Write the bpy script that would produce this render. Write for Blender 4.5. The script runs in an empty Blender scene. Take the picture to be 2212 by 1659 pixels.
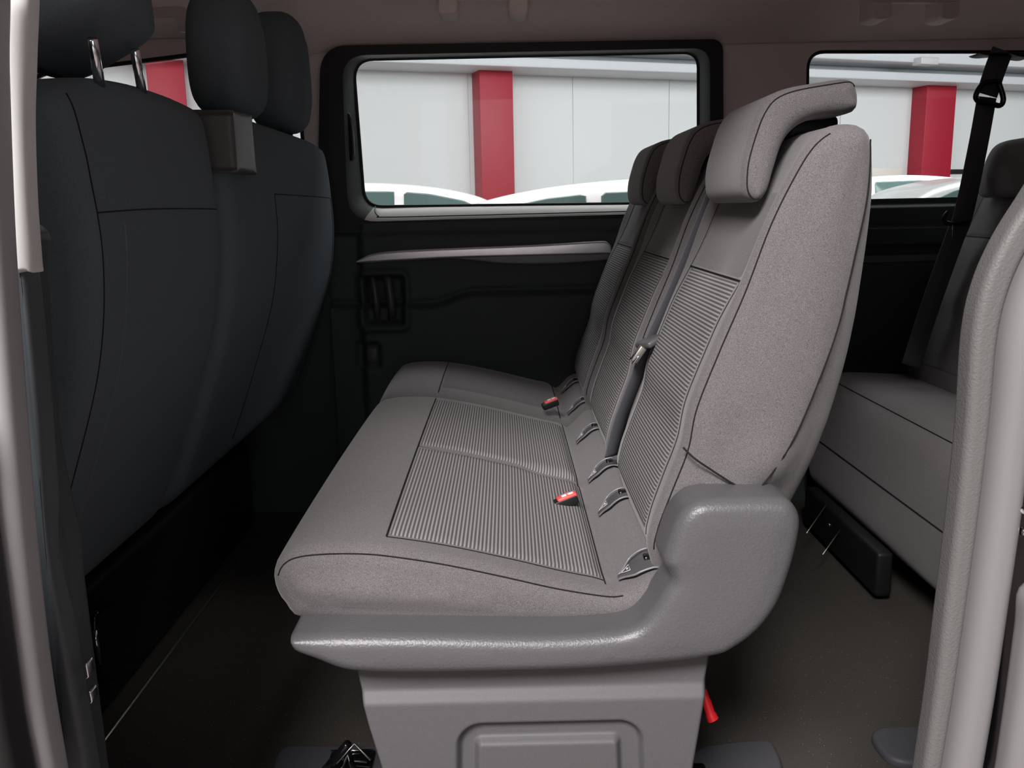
import bpy, bmesh, math, random
import numpy as np
from mathutils import Vector, Matrix, geometry
random.seed(4)
SC = bpy.context.scene
COL = SC.collection
# ------------------------------------------------------------------ camera
FPX, ZC = 1900.0, 0.92
YAW, PITCH, ROLL = 0.25, 11.3, -1.2
CM = (Matrix.Rotation(math.radians(-YAW), 3, 'Z') @ Matrix.Rotation(math.radians(90 - PITCH), 3, 'X')
      @ Matrix.Rotation(math.radians(ROLL), 3, 'Z'))
cd = bpy.data.cameras.new('camera')
cam = bpy.data.objects.new('camera', cd)
COL.objects.link(cam)
cam.location = (0, 0, ZC)
cam.rotation_euler = CM.to_euler()
cd.sensor_fit = 'HORIZONTAL'
cd.sensor_width = 36.0
cd.lens = FPX / 2212.0 * 36.0
cd.clip_start = 0.02
cd.clip_end = 200
SC.camera = cam


def ray(px, py):
    return CM @ Vector(((px - 1106) / FPX, -(py - 829.5) / FPX, -1))


def W(px, py, Y):                    # point on the vertical plane y=Y -> (x,z)
    d = ray(px, py); t = Y / d.y
    return (d.x * t, ZC + d.z * t)


def W3(px, py, Y):
    x, z = W(px, py, Y)
    return Vector((x, Y, z))


def G(px, py, z=0.0):                # point on the horizontal plane -> (x,y)
    d = ray(px, py); t = (z - ZC) / d.z
    return (d.x * t, d.y * t)


def WL(pts, Y):
    return [W(a, b, Y) for a, b in pts]


# ------------------------------------------------------------------ view, world, lights
SC.view_settings.view_transform = 'Standard'
SC.view_settings.look = 'None'
SC.view_settings.gamma = 1.0
SC.view_settings.use_curve_mapping = False
SC.view_settings.exposure = 0.0

wd = bpy.data.worlds.new('hall_ambient')
SC.world = wd
wd.use_nodes = True
bg = wd.node_tree.nodes['Background']
bg.inputs['Color'].default_value = (0.86, 0.95, 1.0, 1)
bg.inputs['Strength'].default_value = 0.05


def area(name, loc, target, sx, sy, power, color=(1, 1, 1)):
    l = bpy.data.lights.new(name, 'AREA')
    l.shape = 'RECTANGLE'; l.size = sx; l.size_y = sy
    l.energy = power; l.color = color
    o = bpy.data.objects.new(name, l)
    COL.objects.link(o)
    o.location = loc
    o.rotation_euler = (Vector(target) - Vector(loc)).to_track_quat('-Z', 'Y').to_euler()
    return o


# showroom ceiling luminaires on the side of the open door, the last one added
area('hall_light', (-1.25, -2.8, 4.2), (0.1, 1.2, 0.6), 2.0, 1.3, 480, (1.0, 0.95, 0.94))
area('hall_light', (1.6, -3.6, 3.6), (0.2, 1.2, 0.6), 2.0, 1.2, 10, (0.95, 0.98, 1.0))
area('hall_light', (0.0, -5.6, 4.4), (0.0, -9.0, 1.5), 9.0, 1.0, 380, (1.0, 0.97, 0.96))  # unseen lamp, added to light the wall behind the camera for reflections
# showroom ceiling luminaires on the far side
area('hall_light', (-6.0, 9.0, 4.6), (-6.0, 12.5, 0.9), 8, 3, 540, (0.97, 1.0, 1.0))
area('hall_light', (4.0, 9.5, 4.6), (5.0, 14.5, 0.9), 8, 3, 650, (0.97, 1.0, 1.0))
area('hall_light', (13.0, 11.0, 4.6), (14.0, 18.0, 0.9), 8, 3, 700, (0.97, 1.0, 1.0))
area('hall_light', (2.0, 5.2, 4.4), (2.0, 3.6, 0.0), 12, 1.5, 380, (0.97, 1.0, 1.0))


# ------------------------------------------------------------------ materials
def mat(name, col, rough=0.6, metal=0.0, spec=0.5, noise=None, bump=None, sheen=0.0, coat=0.0, emit=None):
    """noise=(scale, amount), bump=(kind, scale, strength, distance)"""
    m = bpy.data.materials.new(name)
    m.use_nodes = True
    nt = m.node_tree; N = nt.nodes; L = nt.links
    b = N['Principled BSDF']
    b.inputs['Base Color'].default_value = (*col, 1)
    b.inputs['Roughness'].default_value = rough
    b.inputs['Metallic'].default_value = metal
    b.inputs['Specular IOR Level'].default_value = spec
    if sheen:
        b.inputs['Sheen Weight'].default_value = sheen
        b.inputs['Sheen Roughness'].default_value = 0.5
    if coat:
        b.inputs['Coat Weight'].default_value = coat
        b.inputs['Coat Roughness'].default_value = 0.08
    if emit:
        b.inputs['Emission Color'].default_value = (*col, 1)
        b.inputs['Emission Strength'].default_value = emit
    tc = N.new('ShaderNodeTexCoord')
    if noise:
        n = N.new('ShaderNodeTexNoise'); n.inputs['Scale'].default_value = noise[0]
        n.inputs['Detail'].default_value = 2.0
        L.new(tc.outputs['Object'], n.inputs['Vector'])
        r = N.new('ShaderNodeMapRange')
        r.inputs['From Min'].default_value = 0.3; r.inputs['From Max'].default_value = 0.7
        r.inputs['To Min'].default_value = 1 - noise[1]; r.inputs['To Max'].default_value = 1 + noise[1]
        L.new(n.outputs['Fac'], r.inputs['Value'])
        mx = N.new('ShaderNodeVectorMath'); mx.operation = 'SCALE'
        mx.inputs[0].default_value = col
        L.new(r.outputs['Result'], mx.inputs['Scale'])
        L.new(mx.outputs['Vector'], b.inputs['Base Color'])
    if bump:
        kind, sc, st, di = bump
        if kind == 'voronoi':
            n2 = N.new('ShaderNodeTexVoronoi'); n2.feature = 'SMOOTH_F1'; out = n2.outputs['Distance']
            n2.inputs['Smoothness'].default_value = 0.6
        else:
            n2 = N.new('ShaderNodeTexNoise'); out = n2.outputs['Fac']
            n2.inputs['Detail'].default_value = 3.0
        n2.inputs['Scale'].default_value = sc
        L.new(tc.outputs['Object'], n2.inputs['Vector'])
        bp = N.new('ShaderNodeBump'); bp.inputs['Strength'].default_value = st
        bp.inputs['Distance'].default_value = di
        L.new(out, bp.inputs['Height'])
        L.new(bp.outputs['Normal'], b.inputs['Normal'])
    return m


def rib_mat(name, dark, light, pitch):
    m = bpy.data.materials.new(name)
    m.use_nodes = True
    nt = m.node_tree; N = nt.nodes; L = nt.links
    b = N['Principled BSDF']
    b.inputs['Roughness'].default_value = 0.85
    b.inputs['Specular IOR Level'].default_value = 0.25
    uv = N.new('ShaderNodeUVMap')
    sp = N.new('ShaderNodeSeparateXYZ'); L.new(uv.outputs['UV'], sp.inputs['Vector'])
    mu = N.new('ShaderNodeMath'); mu.operation = 'MULTIPLY'; mu.inputs[1].default_value = 2 * math.pi / pitch
    L.new(sp.outputs['X'], mu.inputs[0])
    sn = N.new('ShaderNodeMath'); sn.operation = 'SINE'; L.new(mu.outputs[0], sn.inputs[0])
    mr = N.new('ShaderNodeMapRange')
    mr.inputs['From Min'].default_value = -0.55; mr.inputs['From Max'].default_value = 0.65
    L.new(sn.outputs[0], mr.inputs['Value'])
    # fine weave across the ribs
    mu2 = N.new('ShaderNodeMath'); mu2.operation = 'MULTIPLY'; mu2.inputs[1].default_value = 2 * math.pi / 0.0022
    L.new(sp.outputs['Y'], mu2.inputs[0])
    sn2 = N.new('ShaderNodeMath'); sn2.operation = 'SINE'; L.new(mu2.outputs[0], sn2.inputs[0])
    mr2 = N.new('ShaderNodeMapRange')
    mr2.inputs['From Min'].default_value = -1; mr2.inputs['To Min'].default_value = 0.72
    L.new(sn2.outputs[0], mr2.inputs['Value'])
    mm = N.new('ShaderNodeMath'); mm.operation = 'MULTIPLY'
    L.new(mr.outputs['Result'], mm.inputs[0]); L.new(mr2.outputs['Result'], mm.inputs[1])
    mix = N.new('ShaderNodeMix'); mix.data_type = 'RGBA'
    mix.inputs['A'].default_value = (*dark, 1); mix.inputs['B'].default_value = (*light, 1)
    L.new(mm.outputs[0], mix.inputs['Factor'])
    L.new(mix.outputs['Result'], b.inputs['Base Color'])
    bp = N.new('ShaderNodeBump'); bp.inputs['Strength'].default_value = 0.5; bp.inputs['Distance'].default_value = 0.0006
    L.new(sn.outputs[0], bp.inputs['Height']); L.new(bp.outputs['Normal'], b.inputs['Normal'])
    return m


def speckle_mat(name, base, patch, dot, scale=260.0, amount=0.06):
    """rough carpet with light lint specks"""
    m = mat(name, base, 0.9, spec=0.2, bump=('noise', 420, 0.6, 0.002))
    nt = m.node_tree; N = nt.nodes; L = nt.links; b = N['Principled BSDF']
    tc = N.new('ShaderNodeTexCoord')
    v = N.new('ShaderNodeTexVoronoi'); v.inputs['Scale'].default_value = scale
    L.new(tc.outputs['Object'], v.inputs['Vector'])
    lt = N.new('ShaderNodeMath'); lt.operation = 'LESS_THAN'; lt.inputs[1].default_value = 0.16
    L.new(v.outputs['Distance'], lt.inputs[0])
    sx = N.new('ShaderNodeSeparateColor'); L.new(v.outputs['Color'], sx.inputs['Color'])
    lt2 = N.new('ShaderNodeMath'); lt2.operation = 'LESS_THAN'; lt2.inputs[1].default_value = amount
    L.new(sx.outputs[0], lt2.inputs[0])
    mm = N.new('ShaderNodeMath'); mm.operation = 'MULTIPLY'
    L.new(lt.outputs[0], mm.inputs[0]); L.new(lt2.outputs[0], mm.inputs[1])
    n = N.new('ShaderNodeTexNoise'); n.inputs['Scale'].default_value = 300
    L.new(tc.outputs['Object'], n.inputs['Vector'])
    mx = N.new('ShaderNodeMix'); mx.data_type = 'RGBA'
    mx.inputs['A'].default_value = (*base, 1); mx.inputs['B'].default_value = (*patch, 1)
    L.new(n.outputs['Fac'], mx.inputs['Factor'])
    mx2 = N.new('ShaderNodeMix'); mx2.data_type = 'RGBA'; mx2.inputs['B'].default_value = (*dot, 1)
    L.new(mx.outputs['Result'], mx2.inputs['A']); L.new(mm.outputs[0], mx2.inputs['Factor'])
    L.new(mx2.outputs['Result'], b.inputs['Base Color'])
    return m


def glass_mat(name, tint, refl=1.0):
    m = bpy.data.materials.new(name); m.use_nodes = True
    nt = m.node_tree; N = nt.nodes; L = nt.links
    N.remove(N['Principled BSDF'])
    t = N.new('ShaderNodeBsdfTransparent'); t.inputs['Color'].default_value = (*tint, 1)
    g = N.new('ShaderNodeBsdfGlossy'); g.inputs['Roughness'].default_value = 0.02
    fr = N.new('ShaderNodeFresnel'); fr.inputs['IOR'].default_value = 1.45
    mu = N.new('ShaderNodeMath'); mu.operation = 'MULTIPLY'; mu.inputs[1].default_value = refl
    L.new(fr.outputs[0], mu.inputs[0])
    mx = N.new('ShaderNodeMixShader')
    L.new(mu.outputs[0], mx.inputs[0]); L.new(t.outputs[0], mx.inputs[1]); L.new(g.outputs[0], mx.inputs[2])
    L.new(mx.outputs[0], N['Material Output'].inputs['Surface'])
    return m


FAB = mat('seat_fabric', (0.155, 0.145, 0.148), 0.92, spec=0.2, noise=(900, 0.38), bump=('noise', 700, 0.25, 0.0006), sheen=0.25)
FABM = mat('seat_fabric_centre', (0.115, 0.110, 0.108), 0.92, spec=0.2, noise=(900, 0.35), bump=('noise', 700, 0.25, 0.0006), sheen=0.2)
FABB = mat('seat_fabric_front_row', (0.125, 0.152, 0.168), 0.95, spec=0.15, noise=(700, 0.12), bump=('noise', 700, 0.2, 0.0005))
RIB = rib_mat('ribbed_fabric', (0.10, 0.098, 0.10), (0.38, 0.365, 0.365), 0.0054)
SEAM = mat('seam_thread', (0.022, 0.021, 0.022), 0.9, spec=0.1)
SHELL = mat('grained_plastic', (0.112, 0.112, 0.118), 0.38, spec=0.6, noise=(500, 0.05), bump=('noise', 330, 0.35, 0.0016))
SMOOTH = mat('smooth_grey_plastic', (0.120, 0.118, 0.122), 0.55, spec=0.4, noise=(300, 0.04), bump=('noise', 900, 0.2, 0.0004))
BLK = mat('black_plastic', (0.012, 0.012, 0.013), 0.5, spec=0.4)
DARKP = mat('dark_door_plastic', (0.048, 0.060, 0.062), 0.6, spec=0.35, bump=('noise', 500, 0.2, 0.0008))
REVEAL = mat('window_reveal_plastic', (0.07, 0.08, 0.08), 0.5, spec=0.4)
SILL = mat('window_sill_lit_plastic', (0.78, 0.78, 0.75), 0.3, spec=0.5)  # pale colour carries the window light that falls on the sill
GLOSSB = mat('gloss_black', (0.006, 0.006, 0.007), 0.12, spec=0.6)
SILV = mat('satin_silver_trim', (0.82, 0.80, 0.84), 0.30, metal=0.8, coat=0.4)
CHROME = mat('chrome', (0.85, 0.85, 0.87), 0.14, metal=1.0)
STEEL = mat('brushed_steel', (0.55, 0.53, 0.48), 0.35, metal=1.0)
HEAD = mat('headliner_fabric', (0.86, 0.74, 0.71), 0.9, spec=0.15, noise=(300, 0.05), bump=('noise', 400, 0.15, 0.0008))
HEADR = mat('headliner_plastic', (0.84, 0.73, 0.71), 0.6, spec=0.3)
WHITEP = mat('pale_pillar_plastic', (0.74, 0.74, 0.73), 0.5, spec=0.4)
SEALG = mat('grey_door_seal', (0.24, 0.235, 0.24), 0.42, spec=0.5)
LEATH = mat('grained_pillar_plastic', (0.15, 0.148, 0.145), 0.5, spec=0.4, bump=('noise', 420, 0.5, 0.0015))
PILB = mat('blue_black_pillar_plastic', (0.045, 0.055, 0.062), 0.5, spec=0.4)
CARPET = speckle_mat('dark_carpet', (0.055, 0.050, 0.044), (0.080, 0.073, 0.065), (0.5, 0.5, 0.46))
MATP = mat('floor_cover_plastic', (0.075, 0.075, 0.085), 0.55, spec=0.4, bump=('noise', 500, 0.3, 0.0006))
REDP = mat('red_plastic', (0.75, 0.02, 0.03), 0.35, spec=0.5)
REDB = mat('red_button', (0.80, 0.10, 0.09), 0.4, spec=0.5)
WEB = mat('belt_webbing', (0.085, 0.088, 0.10), 0.6, spec=0.4, bump=('noise', 900, 0.3, 0.0005))
GUIDE = mat('guide_plastic', (0.085, 0.085, 0.090), 0.4, spec=0.5)
GUIDEL = mat('guide_rim_plastic', (0.20, 0.20, 0.21), 0.3, spec=0.6)
GLASS = glass_mat('window_glass', (0.965, 0.97, 0.975), 0.5)
WALLW = mat('hall_wall_panel', (0.66, 0.69, 0.69), 0.7, spec=0.3)
BEAMW = mat('hall_beam_paint', (0.55, 0.58, 0.60), 0.45, spec=0.4)
REDC = mat('red_column_paint', (0.34, 0.014, 0.032), 0.45, spec=0.35)
CARW = mat('white_car_paint', (0.86, 0.86, 0.84), 0.25, spec=0.5, coat=0.5)
CARG = mat('car_glass', (0.10, 0.16, 0.15), 0.08, spec=0.8)
CARS = mat('silver_car_paint', (0.55, 0.56, 0.55), 0.3, metal=0.3, coat=0.5)
RUB = mat('tyre_rubber', (0.02, 0.02, 0.02), 0.8)
CONC = mat('hall_floor_concrete', (0.36, 0.29, 0.28), 0.4, noise=(4, 0.06))
WHT = mat('white_print', (0.85, 0.85, 0.85), 0.5)


# ------------------------------------------------------------------ object helpers
def link(name, me, m=None, parent=None, smooth=True):
    o = bpy.data.objects.new(name, me)
    COL.objects.link(o)
    if m: me.materials.append(m)
    if parent: o.parent = parent
    if smooth:
        me.polygons.foreach_set('use_smooth', [True] * len(me.polygons))
    return o


def from_bm(name, bm, m, parent=None, smooth=True, sharp=None):
    bmesh.ops.recalc_face_normals(bm, faces=bm.faces)
    if sharp:
        for e in bm.edges:
            if len(e.link_faces) == 2 and e.calc_face_angle(0) > math.radians(sharp):
                e.smooth = False
    me = bpy.data.meshes.new(name)
    bm.to_mesh(me); bm.free()
    return link(name, me, m, parent, smooth)


def thing(name, label, cat, loc=(0, 0, 0), group=None):
    o = bpy.data.objects.new(name, None)
    COL.objects.link(o)
    o.empty_display_size = 0.05
    o.location = loc
    o['label'] = label; o['category'] = cat
    if group: o['group'] = group
    o['base'] = list(loc)
    return o


def adopt(root):
    """children were modelled in world space: keep them there"""
    off = Vector(root.location)
    for c in root.children:
        c.location = Vector(c.location) - off


def tag(o, label, cat, group=None):
    o['label'] = label; o['category'] = cat
    if group: o['group'] = group
    return o


def struct(o):
    o['kind'] = 'structure'
    return o


def copy_tree(o, parent=None):
    c = o.copy(); COL.objects.link(c); c.parent = parent
    for ch in list(o.children):
        copy_tree(ch, c)
    return c


def crom(pts, closed=True, n=8, tens=0.5):
    P = [np.array(p, float) for p in pts]; out = []
    k = len(P); rng = range(k if closed else k - 1)
    for i in rng:
        if closed:
            a, b, c, d = P[i - 1], P[i], P[(i + 1) % k], P[(i + 2) % k]
        else:
            a = P[max(i - 1, 0)]; b = P[i]; c = P[i + 1]; d = P[min(i + 2, k - 1)]
        for j in range(n):
            t = j / n
            h = 2 * t**3 - 3 * t**2 + 1, t**3 - 2 * t**2 + t, -2 * t**3 + 3 * t**2, t**3 - t**2
            out.append(h[0] * b + h[1] * (c - a) * tens + h[2] * c + h[3] * (d - b) * tens)
    if not closed: out.append(P[-1])
    return np.array(out)


def resample(P, sp, closed=True, count=None):
    Q = np.vstack([P, P[:1]]) if closed else P
    seg = np.linalg.norm(np.diff(Q, axis=0), axis=1)
    s = np.concatenate([[0], np.cumsum(seg)])
    n = count or max(8, int(s[-1] / sp))
    t = np.linspace(0, s[-1], n + 1)
    if closed: t = t[:-1]
    return np.stack([np.interp(t, s, Q[:, i]) for i in range(Q.shape[1])], 1)


class Pillow:
    """closed outline swept along an axis, both ends rounded and domed"""
    def __init__(s, outline, a0, a1, r0=0.02, r1=None, H0=0.0, H1=None, D=0.06, axis='y', disp=None,
                 post=None, sp=0.010, smooth=True, step=0.03, capfn=None, nr=7):
        P = np.array(outline, float)
        if smooth: P = crom(P)
        P = resample(P, sp)
        area2 = np.sum(P[:, 0] * np.roll(P[:, 1], -1) - np.roll(P[:, 0], -1) * P[:, 1])
        if area2 < 0: P = P[::-1]
        s.P = P; s.n = len(P)
        T = np.roll(P, -1, 0) - np.roll(P, 1, 0)
        for _ in range(3): T = (np.roll(T, 1, 0) + T + np.roll(T, -1, 0)) / 3
        T /= np.linalg.norm(T, axis=1)[:, None]
        s.Nn = np.stack([T[:, 1], -T[:, 0]], 1)
        s.a0, s.a1 = a0, a1
        rr = max(r0, r0 if r1 is None else r1, 1e-6)
        lim = np.full(s.n, rr)
        for i in range(s.n):                                   # largest disc that fits inside at every outline point
            v = P - P[i]; d2 = (v * v).sum(1); dn = -(v @ s.Nn[i])
            ok = (dn > 1e-6) & (np.abs((np.arange(s.n) - i + s.n // 2) % s.n - s.n // 2) > 1)
            if ok.any(): lim[i] = min(rr, 0.86 * float((d2[ok] / (2 * dn[ok])).min()))
        for _ in range(4): lim = np.minimum(lim, (np.roll(lim, 1) + lim + np.roll(lim, -1)) / 3)
        s.lim = lim / rr
        s.r0 = r0; s.r1 = r0 if r1 is None else r1
        s.H0 = H0; s.H1 = H0 if H1 is None else H1
        s.D = D; s.axis = axis; s.disp = disp; s.post = post; s.step = step; s.capfn = capfn; s.nr = nr; s.sp = sp
        s.len = np.sum(np.linalg.norm(np.roll(P, -1, 0) - P, axis=1))

    def world(s, p, q, a):
        v = (p, a, q) if s.axis == 'y' else ((a, p, q) if s.axis == 'x' else (p, q, a))
        if s.post: v = s.post(*v)
        return Vector(v)

    def inset(s, a):
        i = 0.0
        if s.r0 > 0 and a < s.a0 + s.r0:
            k = 1 - (a - s.a0) / s.r0; i = s.r0 * (1 - math.sqrt(max(0, 1 - k * k)))
        elif s.r1 > 0 and a > s.a1 - s.r1:
            k = 1 - (s.a1 - a) / s.r1; i = s.r1 * (1 - math.sqrt(max(0, 1 - k * k)))
        return i

    def ringpts(s, a, off=0.0):
        i = s.inset(a)
        Q = s.P - s.Nn * (i * s.lim - off)[:, None]
        if s.disp:
            fade = max(0.0, 1 - i / max(s.r0, 1e-6)) if i else 1.0
            d = np.array([s.disp(p[0], p[1], n[0], n[1], a) for p, n in zip(s.P, s.Nn)]) * fade
            Q = Q + s.Nn * d[:, None]
        return Q

    def S(s, t, a, off=0.0):
        x = (t % 1.0) * s.n; i0 = int(x) % s.n; i1 = (i0 + 1) % s.n; f = x - int(x)
        p = s.P[i0] * (1 - f) + s.P[i1] * f
        n = s.Nn[i0] * (1 - f) + s.Nn[i1] * f
        n = n / np.linalg.norm(n)
        i = s.inset(a); d = 0
        if s.disp:
            fade = max(0.0, 1 - i / max(s.r0, 1e-6)) if i else 1.0
            d = s.disp(p[0], p[1], n[0], n[1], a) * fade
        i *= s.lim[i0] * (1 - f) + s.lim[i1] * f
        q = p - n * (i - off - d)
        return s.world(q[0], q[1], a)

    def t_of(s, p, q):
        d = np.hypot(s.P[:, 0] - p, s.P[:, 1] - q)
        return int(np.argmin(d)) / s.n

    def build(s, name, m, parent=None, caps=(True, True)):
        A = []
        if s.r0 > 0: A += [s.a0 + s.r0 * (1 - math.cos(k / s.nr * math.pi / 2)) for k in range(s.nr)]
        m0, m1 = s.a0 + s.r0, s.a1 - s.r1
        k = max(1, int((m1 - m0) / s.step))
        A += [m0 + (m1 - m0) * j / k for j in range(k + 1)]
        if s.r1 > 0: A += [s.a1 - s.r1 * (1 - math.cos(k / s.nr * math.pi / 2)) for k in reversed(range(s.nr))]
        bm = bmesh.new(); rings = []
        for a in A:
            Q = s.ringpts(a)
            rings.append([bm.verts.new(s.world(q[0], q[1], a)) for q in Q])
        for r0_, r1_ in zip(rings, rings[1:]):
            for i in range(s.n):
                j = (i + 1) % s.n
                bm.faces.new((r0_[i], r0_[j], r1_[j], r1_[i]))
        for end in (0, 1):
            if not caps[end]: continue
            a = A[0] if end == 0 else A[-1]
            H = s.H0 if end == 0 else s.H1
            ring = rings[0] if end == 0 else rings[-1]
            Q = s.ringpts(a)
            g = s.sp * 1.4
            pts = [Vector((float(q[0]), float(q[1]))) for q in Q]
            x0, z0 = Q.min(0); x1, z1 = Q.max(0)
            inner = []
            if H or s.capfn:
                Qn = np.roll(Q, -1, 0)
                gx, gz = np.meshgrid(np.arange(x0, x1, g), np.arange(z0, z1, g)); gp = np.stack([gx.ravel(), gz.ravel()], 1)
                ins = np.zeros(len(gp), bool)
                for (ax, az), (bx, bz) in zip(Q, Qn):
                    c = ((az > gp[:, 1]) != (bz > gp[:, 1]))
                    with np.errstate(divide='ignore', invalid='ignore'):
                        xi = (bx - ax) * (gp[:, 1] - az) / (bz - az) + ax
                    ins ^= c & (gp[:, 0] < xi)
                gp = gp[ins]
                dmin = np.full(len(gp), 9.0)
                for A_, B_ in zip(Q, Qn):
                    ab = B_ - A_; L2 = ab @ ab + 1e-12
                    tt = np.clip(((gp - A_) @ ab) / L2, 0, 1)
                    dd = np.hypot(*(gp - A_ - tt[:, None] * ab).T)
                    dmin = np.minimum(dmin, dd)
                keep = dmin > g * 0.55
                gp = gp[keep]; dmin = dmin[keep]
                inner = list(zip(gp, dmin))
            allp = pts + [Vector((float(p[0]), float(p[1]))) for p, d in inner]
            edges = [(i, (i + 1) % s.n) for i in range(s.n)]
            v2, e2, f2, ov, oe, of = geometry.delaunay_2d_cdt(allp, edges, [], 1, 1e-7)
            vm = []
            for vi, v in enumerate(v2):
                o_ = ov[vi]
                if o_ and min(o_) < s.n:
                    vm.append(ring[min(o_)])
                else:
                    hh = 0.0
                    if o_:
                        d = inner[o_[0] - s.n][1]
                        u = 1 - min(d / s.D, 1); hh = H * math.sqrt(max(0, 1 - u * u)) if H else 0
                    if s.capfn: hh += s.capfn(v.x, v.y, end) * min(1, (d / 0.015) if o_ else 0)
                    vm.append(bm.verts.new(s.world(v.x, v.y, a + (-hh if end == 0 else hh))))
            for f in f2:
                vs = [vm[i] for i in f]
                if len(set(vs)) == 3:
                    try: bm.faces.new(vs)
                    except ValueError: pass
        return from_bm(name, bm, m, parent)

    def patch(s, name, t0, t1, a0, a1, off, m, parent=None, nt=40, na=24, edge=0.004):
        if t1 < t0: t1 += 1
        bm = bmesh.new(); uvl = bm.loops.layers.uv.new('UVMap'); g = []; uv = {}
        for i in range(nt + 1):
            row = []
            for j in range(na + 1):
                ft, fa = i / nt, j / na
                e = min(ft * (t1 - t0) * s.len, (1 - ft) * (t1 - t0) * s.len, fa * (a1 - a0), (1 - fa) * (a1 - a0))
                o_ = off if e > 1e-5 else -abs(off) * 1.5
                v = bm.verts.new(s.S(t0 + (t1 - t0) * ft, a0 + (a1 - a0) * fa, o_))
                uv[v] = ((t0 + (t1 - t0) * ft) * s.len, a0 + (a1 - a0) * fa)
                row.append(v)
            g.append(row)
        for i in range(nt):
            for j in range(na):
                f = bm.faces.new((g[i][j], g[i + 1][j], g[i + 1][j + 1], g[i][j + 1]))
        for f in bm.faces:
            for l in f.loops: l[uvl].uv = uv[l.vert]
        o = from_bm(name, bm, m, parent)
        # face outwards
        return o

    def path(s, t0, t1, a0, a1, n=40, off=0.0):
        if t1 < t0 and abs(t1 - t0) > 1e-9 and a0 == a1: t1 += 1
        return [s.S(t0 + (t1 - t0) * i / n, a0 + (a1 - a0) * i / n, off) for i in range(n + 1)]


def tube_bm(bm, pts, r, seg=7, closed=False, radii=None):
    pts = [Vector(p) for p in pts]; n = len(pts); rings = []
    up = Vector((0, 0, 1)); prev = None
    for i, p in enumerate(pts):
        a = pts[i - 1] if (i or closed) else p; b = pts[(i + 1) % n] if (i < n - 1 or closed) else p
        t = (b - a).normalized()
        if prev is None:
            u = t.cross(up)
            if u.length < 1e-3: u = t.cross(Vector((1, 0, 0)))
            u.normalize()
        else:
            u = (prev - t * prev.dot(t)).normalized()
        prev = u; w = t.cross(u); rr = radii[i] if radii else r
        rings.append([bm.verts.new(p + (u * math.cos(2 * math.pi * k / seg) + w * math.sin(2 * math.pi * k / seg)) * rr) for k in range(seg)])
    rg = range(n if closed else n - 1)
    for i in rg:
        A, B = rings[i], rings[(i + 1) % n]
        for k in range(seg):
            bm.faces.new((A[k], A[(k + 1) % seg], B[(k + 1) % seg], B[k]))
    if not closed:
        bm.faces.new(rings[0][::-1]); bm.faces.new(rings[-1])


def tube(name, pts, r, m, parent=None, seg=7, closed=False, radii=None):
    bm = bmesh.new()
    if pts and isinstance(pts[0], list):
        bm.free()
        for q in pts: o = tube(name, q, r, m, parent, seg, closed)
        return o
    else:
        tube_bm(bm, pts, r, seg, closed, radii)
    return from_bm(name, bm, m, parent)


def smooth3(pts, n=8):
    return [Vector(p) for p in crom([tuple(p) for p in pts], closed=False, n=n)]


def rbox_bm(bm, c, size, bev=0.003, rot=None, seg=3):
    r = bmesh.ops.create_cube(bm, size=1)
    vs = r['verts']
    for v in vs: v.co = Vector((v.co.x * size[0], v.co.y * size[1], v.co.z * size[2]))
    es = list({e for v in vs for e in v.link_edges})
    if bev > 0:
        q = bmesh.ops.bevel(bm, geom=es + vs, offset=bev, segments=seg, profile=0.5, affect='EDGES')
        vs = list({v for f in q['faces'] for v in f.verts} | {v for v in vs if v.is_valid})
    M = Matrix.Translation(c)
    if rot is not None: M = M @ rot.to_4x4()
    bmesh.ops.transform(bm, matrix=M, verts=[v for v in vs if v.is_valid])


def rbox(name, c, size, m, parent=None, bev=0.003, rot=None):
    bm = bmesh.new(); rbox_bm(bm, Vector(c), size, bev, rot)
    return from_bm(name, bm, m, parent, sharp=None)


def ribbon(name, pts, width_dir, width, m, parent=None, th=0.0015):
    pts = [Vector(p) for p in pts]; bm = bmesh.new(); rows = []
    for i, p in enumerate(pts):
        a = pts[max(i - 1, 0)]; b = pts[min(i + 1, len(pts) - 1)]
        t = (b - a).normalized()
        wd_ = width_dir(i / (len(pts) - 1)) if callable(width_dir) else width_dir
        w = (wd_ - t * wd_.dot(t)).normalized(); n = t.cross(w)
        h = width / 2
        rows.append([bm.verts.new(p + w * x * h + n * y * th) for x, y in ((-1, -.4), (-.94, .6), (0, 1), (.94, .6), (1, -.4), (.94, -1), (0, -1), (-.94, -1))])
    for A, B in zip(rows, rows[1:]):
        for k in range(8):
            bm.faces.new((A[k], A[(k + 1) % 8], B[(k + 1) % 8], B[k]))
    bm.faces.new(rows[0][::-1]); bm.faces.new(rows[-1])
    return from_bm(name, bm, m, parent)


def rquad(c, r, n=7):
    """four corners (any convex quad), corner radii -> closed outline with fixed vertex count"""
    out = []
    for i in range(4):
        P = np.array(c[i], float); A = np.array(c[i - 1], float); B = np.array(c[(i + 1) % 4], float)
        rr = r[i] if isinstance(r, (list, tuple)) else r
        ua = (A - P) / np.linalg.norm(A - P); ub = (B - P) / np.linalg.norm(B - P)
        p0 = P + ua * rr; p1 = P + ub * rr
        for k in range(n):
            t = k / (n - 1)
            out.append((1 - t)**2 * p0 + 2 * t * (1 - t) * P + t * t * p1)
    return [tuple(p) for p in out]


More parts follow.
